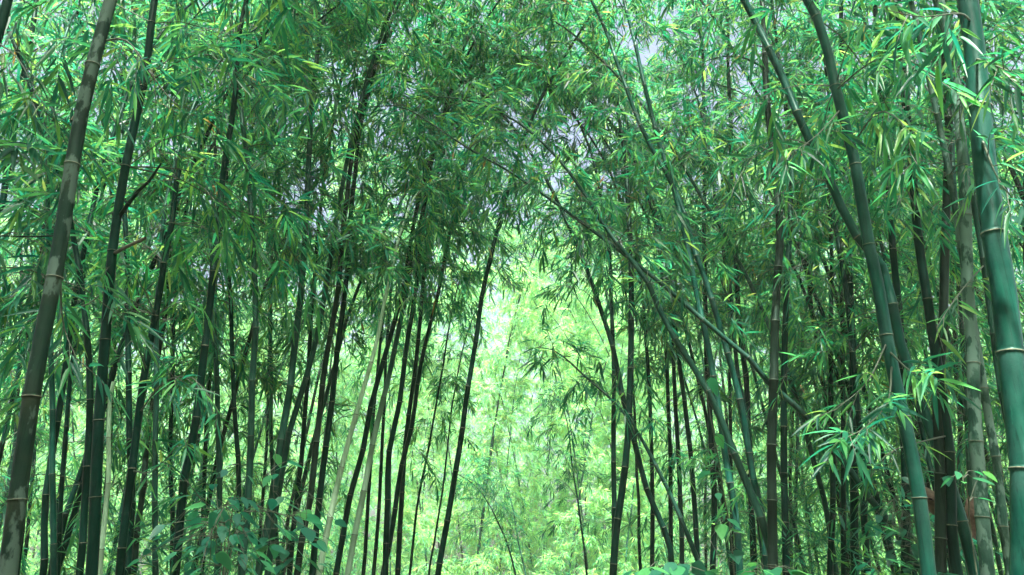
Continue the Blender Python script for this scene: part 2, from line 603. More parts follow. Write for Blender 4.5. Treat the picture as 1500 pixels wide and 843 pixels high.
GZ = gz(GX, GY)
vv = np.stack([GX, GY, GZ], -1).reshape(-1, 3)
ni, nj = len(gx), len(gy)
ii, jj = np.meshgrid(np.arange(ni - 1), np.arange(nj - 1), indexing='ij')
q = np.stack([ii * nj + jj, (ii + 1) * nj + jj, (ii + 1) * nj + jj + 1, ii * nj + jj + 1], -1).reshape(-1, 4)
M['ground'] = flat_mat('leaf_litter', (0.05, 0.055, 0.03), (0.15, 0.12, 0.07), 3.0, 0.95, 0.6)
if HAZE:      # keep the ground sheet inside the air box's footprint
    vv[:, 0] = np.clip(vv[:, 0], -69.5, 69.5)
    vv[:, 1] = np.clip(vv[:, 1], -29.5, 109.5)
g = mesh_obj('ground', vv, q.ravel(), np.full(len(q), 4), [M['ground']])
g['kind'] = 'structure'
g['label'] = 'leaf-littered forest floor under the bamboos'


# ------------------------------------------------------------------ bamboos one by one
def corridor(P):
    """True where the open path lies (no near foliage hangs in it below the arch of the canopy)."""
    x, y, z = P[..., 0], P[..., 1], P[..., 2]
    cx = 0.055 * y - 0.05
    hw = 0.45 + 0.055 * y
    return (np.abs(x - cx) < hw) & (z < 1.2 + 0.415 * y) & (y > 1.0)


# airy holes high in the canopy, where no branch has grown
HOLES = np.array([(*at_y(790, 190, 8.5), .55), (*at_y(800, 185, 11), .8), (*at_y(860, 160, 8.5), .5), (*at_y(865, 160, 11), .7),
                  (*at_y(1015, 45, 8), .6), (*at_y(1040, 90, 9.5), .7), (*at_y(550, 275, 9.5), .5), (*at_y(130, 40, 7), .5)])


def holes(P):
    d = np.linalg.norm(P[:, None, :] - HOLES[None, :, :3], axis=2)
    return (d < HOLES[None, :, 3] + .25).any(axis=1)


def make_bamboo(pts, wpx, D, mat, label, z0=4.0, dens=1.0, drift=0.0, total=None, bend=None, leaf=0.15, group=None, blen=None,
                ring=None, phase=None, wy=700, nb=4, kink=None, stop=False, over=False, ext=None):
    """pts: pixel path from the lowest to the highest point seen; wpx its width there, D its true diameter in metres."""
    d = F * D / wpx
    Y0 = ray(pts[0][0], wy)[1] * d
    P = []
    for x, y in pts:
        p = at_y(x, y, Y0)
        p = at_y(x, y, Y0 + drift * (p[2] - 1.3))
        P.append(p)
    P = np.array(P)
    # down to the ground along the lowest stretch
    t = norm(P[1] - P[0])
    k = (P[0][2] + 0.12) / max(t[2], 0.25)
    t2 = norm(t + np.array([0, 0, 0.25]))
    k = (P[0][2] + 0.12) / t2[2]
    base = P[0] - t2 * k
    P = np.vstack([base, P]) if k > 0.15 else P
    r0 = D / 2
    if ext is not None:
        total = resample(P, 0.1)[1][-1] + ext
    total = total or (5.0 + 90 * D + rng.uniform(-0.5, 1.0))
    cur, s = resample(P, 0.1)
    if s[-1] < total and not stop:        # on up, out of view or into the canopy, arching over
        t = norm(cur[-1] - cur[-8])
        rest = total - s[-1]
        side = bend if bend is not None else norm(np.array([t[0] + (0.25 if P[0][0] < 0.5 else -0.25), rng.uniform(-0.4, 0.6), 0.0]))
        ext = []
        n = max(3, int(rest / 0.6))
        p = cur[-1].copy()
        for q_ in range(n):
            a = (q_ + 1) / n
            dd = norm(t + side * 1.15 * a ** 1.6 - UP * 0.75 * a ** 2.2)
            p = p + dd * rest / n
            ext.append(p.copy())
        P2 = np.vstack([P, ext])
        cur, s = resample(P2, 0.1)
    root = thing('bamboo', label, 'bamboo', base, group)
    cl = cur - base
    near = d < 4.6
    dens *= 0.5 if d < 6.5 else (0.6 if d < 7.6 else 0.9)
    V, Fc, Sz, mi, uv, nodes = culm_geo(cl, s, r0, 0.30 + 2.0 * D, 18 if near else (10 if d < 9 else 7), 2 if near else 1, rng,
                                        phase=rng.uniform(0.2, 0.9) if phase is None else phase, length=max(s[-1], total),
                                        kink=(0.006 if kink is None else kink), tip=(0.6 if stop else 0.12))
    ringm = ring or ('node' if mat in ('green', 'olive', 'pale', 'mottled', 'dark') else 'node_dark')
    c = mesh_obj('culm', V, Fc, Sz, [M[mat], M[ringm]], root, mi, uv)
    if dens > 0:
        kind = 'near' if d < 4.2 else ('mid' if d < 11 else 'far')
        res = crown_geo(cl, s, nodes, r0, z0, rng, kind, nb=nb, blen=blen or (0.8 + 8 * D), nsp=11, leaf=leaf * 1.2, thin=dens,
                        avoid=(lambda E: corridor(E + base) | holes(E + base)) if not over else (lambda E: holes(E + base)), avoid_base=base)
        if res:
            tw, lv = res
            cr = mesh_obj('crown', *tw, [M['twig']], root)
            mesh_obj('foliage', *lv, [M['leaf']], cr)
    return root, base, cur


#  pts (lowest first), width px, diameter m, culm kind, label, extras
CULMS = [
 # ---- left side, nearest first
 ([(10,843),(30,701),(56,528),(75,421),(90,345),(122,160),(140,80),(159,0)], 26, .068, 'olive',
  'thick olive brown bamboo with grey lichen patches, leftmost in the grove', dict(z0=4.2, phase=.35, leaf=.16)),
 ([(133,843),(140,721),(146,596),(160,421),(173,320),(193,210),(215,100),(228,0)], 17, .062, 'dark',
  'near black bamboo rising just right of the lichen-patched olive one', dict(z0=3.4)),
 ([(119,843),(126,745),(132,640),(131,520),(122,440),(112,380)], 11, .045, 'dark',
  'thin dark bamboo touching the left flank of the near black one', dict(z0=3.6)),
 ([(177,843),(185,766),(205,611),(222,496),(236,421),(250,330),(262,250)], 13, .055, 'dark',
  'dark bamboo leaning right, with a broken top hidden among leaves at mid height', dict(z0=3.0, total=4.6, stop=True)),
 ([(-70,600),(-40,420),(3,300),(12,240),(26,150),(40,80),(51,0)], 13, .06, 'dark',
  'dark bamboo crossing the upper left corner, second from the edge', dict(z0=3.2)),
 ([(-60,330),(-30,160),(4,30),(14,-10)], 20, .06, 'dark',
  'black bamboo cut by the upper left corner of the view', dict(z0=2.7, leaf=.17)),
 ([(255,843),(268,720),(280,650),(297,521),(310,421),(325,270),(338,190),(345,120),(350,60),(361,0)], 13, .06, 'dark',
  'tall dark bamboo crossing behind a grey-green one at the upper left', dict(z0=3.8)),
 ([(355,843),(362,780),(368,660),(371,560),(373,421),(367,280),(355,180),(345,100),(338,40),(336,0)], 11, .058, 'grey',
  'grey-green bamboo with a gentle S-bend, crossing in front of the tall dark one', dict(z0=3.8)),
 ([(352,843),(350,720),(345,620),(340,520),(337,421),(333,340)], 8, .05, 'dark',
  'thin dark upright bamboo between the S-bend bamboo and the tall dark one', dict(z0=3.4)),
 ([(188,843),(190,700),(189,560),(188,421),(186,380)], 10, .05, 'dark',
  'dark upright bamboo standing behind the broken-topped one', dict(z0=3.2)),
 ([(156,720),(160,640),(163,590),(166,560)], 9, .04, 'pale',
  'short pale grey bamboo stump beside the near black one', dict(dens=0, total=2.4, stop=True)),
 ([(229,843),(229,700),(228,560),(229,480)], 9, .045, 'grey',
  'pale grey-green straight bamboo right of the leaning broken one', dict(z0=3.0)),
 ([(78,843),(77,640),(75,530),(72,430)], 9, .04, 'green',
  'slim green bamboo just right of the lichen-patched olive one', dict(z0=3.0)),
 ([(60,843),(65,760),(78,660),(90,580),(98,520)], 10, .045, 'dark',
  'dark slanting bamboo behind the slim green one at the left', dict(z0=3.0)),
 ([(84,843),(92,700),(103,560),(112,480)], 7, .04, 'dark',
  'thin dark bamboo between the slim green one and the near black one', dict(z0=2.8)),
 ([(30,780),(40,650),(50,520),(55,430)], 9, .05, 'dark',
  'dark bamboo peeking out left of the lichen-patched olive one', dict(z0=2.8)),
 ([(320,760),(320,640),(315,500),(313,430)], 9, .052, 'grey',
  'greyish bamboo above the broad-leaved shrub at the left', dict(z0=3.2)),
 ([(252,843),(250,700),(252,560),(255,470)], 7, .045, 'dark',
  'thin dark bamboo between pale grey-green one and tall dark one', dict(z0=2.8)),
 ([(295,843),(300,690),(308,560),(312,470)], 7, .05, 'dark',
  'slim dark bamboo rising through the broad-leaved shrub', dict(z0=2.8)),
 # ---- left clump by the path
 ([(383,820),(395,760),(407,680),(420,590),(432,500),(442,421),(450,300),(452,240)], 12, .075, 'grey',
  'grey-green bamboo fanning left to right, stoutest of the clump left of the path', dict(z0=4.4)),
 ([(397,800),(408,720),(425,630),(440,580),(462,500),(477,421),(488,350)], 10, .065, 'grey',
  'grey-green bamboo forking right from the stoutest of the clump', dict(z0=4.2)),
 ([(408,843),(400,700),(397,600),(397,421),(400,330),(402,270)], 7, .055, 'grey',
  'slim straight grey-green bamboo at the left edge of the fanning clump', dict(z0=4.2)),
 ([(424,843),(432,750),(445,640),(452,540),(458,440)], 8, .06, 'dark',
  'slim black bamboo right behind the fork of the clump', dict(z0=4.0)),
 ([(435,843),(450,740),(465,640),(477,530),(495,421),(503,340)], 10, .065, 'brown',
  'brown-grey bamboo with a slight bow, in the clump left of the path', dict(z0=4.2)),
 ([(457,843),(470,720),(485,600),(495,520),(506,421),(512,330)], 10, .068, 'dark',
  'straight black bamboo beside the brown-grey bowed one', dict(z0=4.2)),
 ([(467,843),(490,730),(515,630),(535,560),(555,490),(567,421),(578,380),(590,330)], 10, .068, 'pale',
  'pale whitish-green bamboo standing out bright left of the path', dict(z0=4.3, ext=1.3)),
 ([(492,843),(510,740),(530,660),(545,590),(570,500),(590,421),(605,330),(620,270)], 9, .068, 'dark',
  'dark bamboo leaning right, directly beside the pale whitish one', dict(z0=4.6)),
 ([(510,843),(530,730),(555,610),(575,530),(597,421),(615,330),(632,240)], 9, .068, 'half_pale',
  'leaning bamboo with a pale lower stem, second to the right of the whitish one', dict(z0=4.6)),
 ([(565,843),(567,760),(570,670),(585,590),(597,500),(610,421),(618,340)], 9, .068, 'dark',
  'black bamboo kinked near its foot, left of the path', dict(z0=4.6)),
 ([(561,843),(570,800),(585,700),(605,610),(620,520),(644,421),(655,360)], 8, .066, 'dark',
  'dark leaning bamboo crossing the kinked black one', dict(z0=4.6)),
 ([(582,843),(590,700),(595,640),(615,480),(622,400)], 8, .068, 'dark',
  'upright black bamboo right of the kinked one, left of the path', dict(z0=4.4)),
 ([(533,843),(540,720),(548,600),(560,480)], 6, .055, 'dark',
  'thin black bamboo glimpsed between the two pale stems left of the path', dict(z0=4.2)),
 ([(547,843),(556,720),(563,600),(566,520)], 6, .055, 'dark',
  'thin dark bamboo left of the kinked black one', dict(z0=4.2)),
 ([(600,843),(610,750),(625,670),(645,560),(658,480)], 4, .042, 'dark',
  'very thin dark bamboo right of the upright black one', dict(z0=3.6)),
 ([(632,820),(645,740),(655,660),(662,600)], 3.4, .04, 'dark',
  'hair-thin bamboo just left of the lone leaning one at the path', dict(z0=3.4)),
 ([(642,843),(655,770),(670,680),(682,590),(697,500),(710,421),(716,390)], 9, .066, 'dark',
  'lone black bamboo leaning over the left edge of the bright path', dict(z0=5.0)),
 # ---- right side, nearest first
 ([(1499,900),(1497,843),(1493,700),(1487,600),(1482,520),(1472,421),(1457,330),(1445,260),(1435,180),(1427,80),(1417,0)], 38, .098, 'green',
  'thickest blue-green bamboo with pale node rings, at the right edge', dict(z0=4.3, wy=600, phase=.18, leaf=.16)),
 ([(1360,843),(1350,760),(1335,670),(1315,580),(1300,500),(1287,421),(1275,370),(1264,310),(1250,230),(1232,160),(1220,110),(1205,50),(1184,5)], 21, .075, 'green',
  'deep green leaning bamboo with three pale rings, left of the thickest one', dict(z0=4.2, leaf=.16, phase=.6)),
 ([(1428,843),(1403,740),(1385,690),(1360,620),(1337,560),(1315,490),(1302,421),(1283,375),(1250,340),(1225,290),(1205,245),(1180,200),(1157,145),(1140,100),(1120,60),(1100,20)], 17, .075, 'green',
  'long green bamboo leaning far left behind the deep green ringed one', dict(z0=4.8)),
 ([(1402,843),(1397,800),(1390,680),(1380,590),(1367,500),(1357,421),(1350,380),(1340,290),(1333,200),(1322,100),(1315,0)], 16, .07, 'dark',
  'dark bottle-green bamboo between the ringed one and the mottled grey one', dict(z0=3.9)),
 ([(1470,580),(1460,520),(1445,421),(1435,350),(1420,260),(1405,180),(1395,130),(1385,60),(1370,0)], 12, .05, 'grey',
  'slim olive bamboo slanting just left of the thickest one', dict(z0=3.8)),
 ([(1425,560),(1421,490),(1415,421),(1410,380),(1400,300),(1394,200),(1387,120)], 11, .05, 'green',
  'slim blue-green bamboo between the purple-brown one and the slim olive one', dict(z0=3.4)),
 ([(1376,640),(1378,540),(1382,421),(1387,300),(1390,200),(1388,145)], 16, .07, 'brown',
  'purple-brown dead bamboo with a dry torn sheath, behind the slim blue-green one', dict(z0=4.5, dens=.5)),
 ([(1450,843),(1440,760),(1435,700),(1427,600),(1425,500),(1420,421),(1416,330)], 20, .078, 'mottled',
  'thick grey bamboo mottled white with lichen, left of the thickest one', dict(z0=3.6)),
 ([(1478,843),(1470,760),(1460,680),(1445,600),(1436,540)], 13, .052, 'mottled',
  'thinner lichen-spotted bamboo between the mottled grey one and the thickest one', dict(z0=3.6)),
 ([(1327,843),(1327,700),(1322,560),(1315,450)], 13, .07, 'dark',
  'dark bamboo standing just behind the ringed deep green one', dict(z0=3.4)),
 ([(1270,843),(1265,700),(1258,600)], 10, .06, 'dark',
  'dark bamboo in shade at the crossing of the long diagonal stem', dict(z0=3.2)),
 ([(1065,1000),(1060,900)], 1, .01, None, '', {}),
 ([(1133,843),(1130,700),(1132,600),(1137,421),(1142,330),(1130,200),(1122,120),(1115,0)], 15, .085, 'brown',
  'upright mossy grey-brown bamboo, widest stem in the right middle', dict(z0=4.2)),
 ([(1152,843),(1147,640),(1150,540),(1155,421)], 11, .07, 'dark',
  'dark bamboo hugging the right side of the mossy grey-brown one', dict(z0=3.8)),
 ([(1215,843),(1220,750),(1217,600),(1217,421),(1216,320)], 9, .06, 'dark',
  'slim dark bamboo in the middle of the shaded right thicket', dict(z0=3.4)),
 ([(1252,843),(1250,600),(1245,421),(1242,340)], 12, .075, 'dark',
  'dark upright bamboo left of the deep green ringed one', dict(z0=3.6)),
 ([(1235,843),(1236,620),(1233,470)], 8, .055, 'dark',
  'thin black bamboo between two dark upright ones in the right thicket', dict(z0=3.0)),
 ([(1322,795),(1270,725),(1240,680),(1205,635),(1165,595),(1130,567),(1100,530),(1060,495),(1020,460),(980,425),(940,392),(900,362),(865,335),(830,310),(785,277),(745,250),(700,225),(650,195),(615,170)], 11, .065, 'grey',
  'long diagonal bamboo fallen far to the left across the right thicket', dict(over=True, z0=4.2, dens=.9, ext=.6, bend=np.array([-1.0, .2, 0]))),
 ([(1136,843),(1115,760),(1090,700),(1062,630),(1040,580),(1010,530),(975,475),(952,421),(930,388),(890,338),(855,283),(815,230)], 13, .075, 'grey',
  'steep slanting grey-green bamboo reaching over the path from the right', dict(z0=3.8, dens=.9, over=True, ext=1.6)),
 ([(1085,843),(1075,730),(1060,650),(1047,560),(1035,490),(1020,421),(1003,340),(985,270),(965,210),(952,160),(940,110),(927,50),(915,0)], 11, .07, 'green',
  'tall green bamboo rising leftwards to the upper edge, right of the path', dict(z0=5.2)),
 ([(1122,843),(1118,770),(1104,700),(1095,640),(1080,570),(1060,500),(1037,421),(1018,370),(1000,310),(980,260),(955,218),(930,165),(910,110),(890,50),(866,0)], 11, .07, 'green',
  'tall green bamboo whose top leans furthest left, crossing its green neighbour', dict(z0=5.2)),
 ([(1225,843),(1210,740),(1190,670),(1170,600),(1150,540),(1130,490),(1102,421),(1080,380),(1060,340),(1030,295),(1005,250),(980,210)], 8.5, .058, 'grey',
  'thin olive bamboo slanting across the dark stems right of the mossy one', dict(z0=4.8, dens=.8)),
 ([(1105,843),(1095,600),(1085,500),(1080,421),(1075,300),(1070,180),(1066,40)], 10, .075, 'dark',
  'straight black bamboo rising to the upper edge between the green pair and mossy one', dict(z0=4.4)),
 ([(1045,843),(1047,740),(1040,600),(1035,500),(1032,400),(1032,250),(1030,110)], 9, .07, 'dark',
  'straight black bamboo close behind the steep slanting grey-green one', dict(z0=4.2)),
 ([(1072,843),(1070,600),(1066,400),(1060,280)], 6, .055, 'dark',
  'thin black bamboo beside the straight black one in the right thicket', dict(z0=4.0)),
 ([(1030,843),(1005,780),(980,720),(955,670),(925,620),(890,580),(860,555),(825,522)], 9, .065, 'grey',
  'low grey-green bamboo bent to the left over the path edge', dict(z0=2.9, dens=.55, ext=.4, over=True, bend=np.array([-1.0, .3, -.1]))),
 ([(898,843),(903,770),(914,700),(920,640),(922,590)], 11, .078, 'dark',
  'thick black bamboo at the right edge of the bright path, leaning right', dict(z0=4.0)),
 ([(899,800),(899,700),(900,600),(899,520)], 8, .06, 'dark',
  'upright black bamboo rising behind the thick black one at the path edge', dict(z0=4.0)),
 ([(985,843),(980,800),(950,720),(930,650),(912,580),(900,520),(885,470)], 9, .065, 'dark',
  'dark bamboo leaning left behind the low bent grey-green one', dict(z0=4.0)),
 ([(955,843),(956,700),(952,580),(945,480)], 7, .058, 'dark',
  'slim black bamboo second from the path on the right', dict(z0=4.0)),
 ([(983,843),(982,700),(978,560),(972,450)], 7, .058, 'dark',
  'slim black bamboo third from the path on the right', dict(z0=4.0)),
 ([(1000,843),(995,700),(990,600),(985,500)], 7.5, .06, 'dark',
  'slim black bamboo fourth from the path on the right', dict(z0=4.0)),
 ([(1022,843),(1015,700),(1003,600),(992,500)], 8, .062, 'dark',
  'slim black bamboo leaning slightly left, behind low bent one\'s foot', dict(z0=4.0)),
 ([(938,843),(934,720),(930,600),(922,480)], 5, .05, 'dark',
  'very thin black bamboo nearest behind the leaning pair at the path', dict(z0=3.8)),
 ([(860,843),(847,740),(837,670),(833,630)], 4, .05, 'dark',
  'thin dark bamboo sapling standing in the bright opening', dict(z0=2.2, dens=.8, total=5.2, leaf=.14, over=True)),
 ([(756,843),(745,800),(732,770),(720,745)], 3.6, .05, 'dark',
  'thin bamboo sapling leaning left in the bright opening', dict(z0=1.9, dens=.8, total=4.2, leaf=.14, over=True)),
 ([(770,843),(758,790),(750,740)], 3.2, .05, 'grey',
  'faint thin sapling just right of the left-leaning sapling in the opening', dict(z0=1.9, dens=.8, total=4.4, leaf=.14, over=True)),
]
BASES = []
ROOTS = {}
for pts, wpx, D, mat, label, kw in CULMS:
    if mat is None:
        continue
    root, base, cur = make_bamboo(pts, wpx, D, mat, label, **kw)
    BASES.append(base[:2])
    ROOTS[label] = (root, base, cur)
BASES = np.array(BASES)



# ------------------------------------------------------------------ single leafy branches of the nearest bamboos
def find(word):
    for k, v in ROOTS.items():
        if word in k:
            return v
    raise KeyError(word)


def on_culm(path, cur, soft):
    """Path points in space, moved in depth so that the first one sits on the culm."""
    Q = cur - CAM
    dep = Q @ FWD
    px = 750 + F * Q[:, 0] / dep
    py = 421.5 - F * (Q @ CUP) / dep
    k = np.hypot(px - path[0][0], py - path[0][1]).argmin()
    dd = dep[k] - path[0][2]
    n = len(path)
    P = [at_depth(x, y, d + dd * (1 - soft * i / max(1, n - 1))) for i, (x, y, d) in enumerate(path)]
    P[0] = cur[k]
    return np.array(P)


def leafy_branch(word, path, n, leaf=.15, rad=.006, seed=0, nl=(4, 8), start=.3, down=.45, scat=.55):
    root, base, cur = find(word)
    r = np.random.default_rng(1000 + seed)
    P = on_culm(path, cur, .5)
    C, s = resample(P, .05)
    K = 10
    q = np.linspace(0, s[-1], K)
    C2 = np.stack([np.interp(q, s, C[:, k]) for k in range(3)], 1)
    geo = [tubes(C2[None], (rad * (1 - .75 * q / s[-1]))[None], 5)]
    tt = np.linspace(start, 1.0, n) * s[-1]
    org = np.stack([np.interp(tt, s, C[:, k]) for k in range(3)], 1)
    T = norm(np.gradient(C, axis=0))
    dv = np.stack([np.interp(tt, s, T[:, k]) for k in range(3)], 1) + r.normal(size=(n, 3)) * scat
    dv[:, 2] -= .2
    dv = norm(dv)
    lv, tw = sprays(org, dv, nl, leaf, 'near', r, twig=.16, down=down)
    tp = np.stack([org, org + dv * (tw * .55)[:, None], org + dv * tw[:, None]], 1)
    tp[:, 2, 2] -= tw * .25
    tp[:, 1, 2] -= tw * .07
    geo.append(tubes(tp, np.tile(np.array([[.0024, .0017, .0009]]), (n, 1)), 4))
    V, Fc, Sz = join(geo)
    b = mesh_obj('leafy_branch', V - base, Fc, Sz, [M['twig']], root)
    mesh_obj('foliage', lv[0] - base, lv[1], lv[2], [M['leaf']], b)


RG, TH, LG, BG_, OL = 'deep green leaning', 'thickest blue-green', 'long green bamboo leaning', 'bottle-green bamboo between', 'slim olive bamboo'
leafy_branch(RG, [(1302,515,4.1), (1335,545,3.7), (1368,552,3.4)], 8, .15, seed=1, nl=(6, 9), scat=.45)
leafy_branch(RG, [(1306,535,4.1), (1300,590,3.7), (1262,630,3.4), (1228,645,3.2)], 13, .155, seed=2, scat=.4, nl=(6, 9))
leafy_branch(RG, [(1300,500,4.1), (1270,560,3.9), (1225,600,3.8)], 6, .14, seed=3, nl=(5, 8))
leafy_branch(RG, [(1226,130,4.1), (1275,92,3.7), (1325,85,3.3), (1362,110,3.1)], 12, .16, seed=4, nl=(6, 9))
leafy_branch(RG, [(1246,215,4.1), (1285,165,3.7), (1325,185,3.3), (1335,240,3.1)], 11, .16, seed=5, down=.7, nl=(6, 9))
leafy_branch(RG, [(1232,160,4.1), (1195,200,4.0), (1150,230,3.9)], 10, .16, seed=6, down=.6, nl=(6, 9))
leafy_branch(TH, [(1428,85,2.97), (1455,95,2.8), (1490,110,2.6)], 6, .16, seed=7)
leafy_branch(TH, [(1437,200,2.97), (1462,262,2.7), (1492,300,2.6)], 5, .14, seed=8)
leafy_branch(TH, [(1420,30,2.97), (1405,20,2.7), (1350,25,2.6), (1300,15,2.6)], 7, .16, seed=9)
leafy_branch(BG_, [(1345,310,5.0), (1325,275,4.5), (1312,305,4.2)], 5, .13, seed=10)
leafy_branch(LG, [(1185,212,5.07), (1150,205,4.7), (1100,235,4.4), (1075,275,4.3)], 9, .17, seed=11)
leafy_branch(LG, [(1215,265,5.07), (1175,265,4.8), (1120,300,4.6)], 7, .17, seed=12)
leafy_branch(OL, [(1440,390,4.8), (1405,430,4.2), (1372,480,3.9)], 7, .15, seed=13)
leafy_branch(OL, [(1400,160,4.8), (1430,120,4.0), (1478,150,3.6)], 6, .16, seed=14)
leafy_branch(BG_, [(1386,640,5.0), (1340,650,4.6), (1300,665,4.4), (1275,700,4.2)], 7, .15, seed=15)
leafy_branch('second from the edge', [(26,150,5.3), (80,118,4.6), (140,150,4.1)], 9, .125, seed=20)
leafy_branch('second from the edge', [(42,80,5.3), (95,55,4.6), (160,85,4.2)], 8, .125, seed=21)
leafy_branch('second from the edge', [(14,240,5.3), (60,218,4.6), (112,262,4.2)], 8, .125, seed=22)
leafy_branch('upper left corner of the view', [(-6,60,3.45), (25,85,3.2), (62,150,3.1)], 7, .125, seed=23, down=.7)
leafy_branch('leftmost in the grove', [(88,360,3.0), (92,470,3.1), (112,525,3.1)], 5, .15, seed=24, down=.6)
leafy_branch('leftmost in the grove', [(145,60,3.0), (185,60,3.2), (225,110,3.3)], 6, .125, seed=25, down=.6)
leafy_branch('broken top hidden', [(208,600,4.9), (240,560,4.5), (285,555,4.2), (318,600,4.1)], 8, .16, seed=26)
leafy_branch('broken top hidden', [(192,690,4.9), (225,690,4.6), (270,640,4.4)], 5, .15, seed=27)
leafy_branch('broken top hidden', [(216,540,4.9), (195,500,4.6), (178,520,4.5)], 4, .14, seed=28)
leafy_branch('near black bamboo rising', [(160,421,4.2), (120,450,4.0), (60,455,3.9), (20,500,3.8)], 8, .16, seed=29)
leafy_branch('near black bamboo rising', [(215,100,4.2), (255,150,4.3), (300,165,4.4)], 7, .125, seed=30)


def limb(word, path, rad, mat='twig', name='branch', tip=.4):
    root, base, cur = find(word)
    C, s = resample(on_culm(path, cur, 0), .03)
    V, Fc, Sz, mi, uv, nodes = culm_geo(C - base, s, rad, .16, 10, 1, rng, tip=tip)
    return mesh_obj(name, V, Fc, Sz, [M[mat], M['node_dark']], root, mi, uv)


limb('near black bamboo rising', [(176,318,4.2), (200,283,4.18), (222,262,4.15), (236,240,4.12)], .013, 'brown')
limb('near black bamboo rising', [(172,372,4.2), (192,358,4.1), (213,349,4.05)], .011, 'stub', tip=.8)
limb('leftmost in the grove', [(122,162,3.0), (110,152,2.98), (104,158,2.97), (106,178,2.97)], .016, 'stub', 'branch_stub', tip=.7)
limb('leftmost in the grove', [(80,344,3.0), (50,347,3.0), (0,346,3.05), (-40,350,3.1)], .004, 'brown')


# ------------------------------------------------------------------ broad-leaved plants
def broad_plant(name, label, cat, foot, stems, leaves, size, seed, mat='broad_leaf', group=None):
    """foot: ground pixel column (x, depth); stems: pixel paths; leaves: (x, y, depth) or a cloud."""
    r = np.random.default_rng(seed)
    b = at_depth(foot[0], 838, foot[1])
    b[2] = -0.05
    root = thing(name, label, cat, b, group)
    geo = []
    for st in stems:
        P = np.vstack([b[None], [at_depth(*p) for p in st]])
        C, s = resample(P, .05)
        q = np.linspace(0, s[-1], 14)
        C2 = np.stack([np.interp(q, s, C[:, k]) for k in range(3)], 1) - b
        geo.append(tubes(C2[None], (.008 * (1 - .75 * q / s[-1]))[None], 6))
    Lp = np.array([at_depth(*p) for p in leaves]) - b
    allc = np.concatenate([g_[0] for g_ in geo])
    tipd = np.linalg.norm(Lp[:, None] - allc[None], axis=2)
    near = allc[tipd.argmin(1)]
    d = Lp - near
    dist = np.linalg.norm(d, axis=1)
    pet = np.stack([near, near + d * .5 + np.array([0, 0, .015]), Lp], 1)
    geo.append(tubes(pet, np.tile([[.0025, .002, .0015]], (len(Lp), 1)), 4))
    mesh_obj('stem', *join(geo), [M['twig']], root)
    az = np.arctan2(d[:, 1], d[:, 0]) + r.normal(size=len(d)) * .6
    ld = np.stack([np.cos(az), np.sin(az), -r.uniform(.1, .7, len(d))], 1)
    lv = leaves_geo(Lp, ld, UP + r.normal(size=ld.shape) * .3, size * r.uniform(.7, 1.25, len(Lp)), r.uniform(.42, .6, len(Lp)),
                    r.uniform(.05, .3, len(Lp)), 'near')
    mesh_obj('foliage', *lv, [M[mat]], root)
    return root


r = np.random.default_rng(3)
cl = [(330 + r.normal() * 44, 778 + r.normal() * 40, 4.3 + r.normal() * .3) for _ in range(105)]
broad_plant('shrub', 'broad-leaved dark green shrub among the bamboo feet at lower left', 'shrub', (330, 4.4),
            [[(325, 800, 4.4), (300, 740, 4.3), (270, 700, 4.3)], [(335, 790, 4.4), (345, 720, 4.3), (350, 680, 4.3)],
             [(340, 800, 4.4), (375, 740, 4.3), (385, 700, 4.3)], [(330, 800, 4.4), (310, 770, 4.1), (330, 740, 4.0)]], cl, .1, 4)
cl = [(425 + r.normal() * 28, 775 + r.normal() * 36, 5.6 + r.normal() * .2) for _ in range(34)]
broad_plant('shrub', 'sparse broad-leaved shrub with horizontal blue-green leaves at the foot of the fanning clump', 'shrub', (420, 5.6),
            [[(420, 800, 5.6), (430, 740, 5.6), (450, 720, 5.5)], [(420, 800, 5.6), (405, 750, 5.5), (400, 720, 5.5)]], cl, .15, 5)
broad_plant('sapling', 'slim sapling with few large heart-shaped leaves in front of the right thicket', 'sapling', (1072, 5.4),
            [[(1072, 800, 5.4), (1062, 740, 5.35), (1056, 690, 5.3), (1040, 610, 5.3), (1032, 545, 5.3)]],
            [(1040, 553, 5.3), (1050, 636, 5.3), (1054, 687, 5.3), (1040, 690, 5.35), (1052, 722, 5.3), (1066, 760, 5.3), (1056, 768, 5.3), (1070, 777, 5.3),
             (1074, 812, 5.3), (1050, 834, 5.3), (1060, 648, 5.3), (1083, 806, 5.3)], .125, 6)
cl = [(975 + r.normal() * 22, 838 + abs(r.normal()) * -9, 4.6 + r.normal() * .15) for _ in range(26)]
broad_plant('plant', 'bright green low plant by the right edge of the path', 'plant', (975, 4.6),
            [[(970, 850, 4.6), (960, 838, 4.6)], [(980, 850, 4.6), (995, 832, 4.6)], [(975, 850, 4.6), (940, 842, 4.6)]], cl, .14, 7)
cl = [(1115 + r.normal() * 26, 838 + r.normal() * 8, 4.6 + r.normal() * .15) for _ in range(20)]
broad_plant('plant', 'low blue-green plant at the foot of the mossy grey-brown bamboo', 'plant', (1115, 4.6),
            [[(1115, 850, 4.6), (1100, 838, 4.6)], [(1118, 850, 4.6), (1135, 832, 4.6)]], cl, .15, 8)
broad_plant('seedling', 'thin seedling with oval leaves before the mottled grey bamboo', 'seedling', (1412, 3.7),
            [[(1425, 800, 3.8), (1420, 740, 3.75), (1412, 700, 3.7)]],
            [(1393, 700, 3.7), (1411, 706, 3.65), (1424, 700, 3.7), (1405, 692, 3.7), (1426, 690, 3.7), (1432, 730, 3.75), (1440, 690, 3.8)], .085, 9)
cl = [(1350 + r.normal() * 40, 775 + r.normal() * 35, 5.9 + r.normal() * .3) for _ in range(110)]
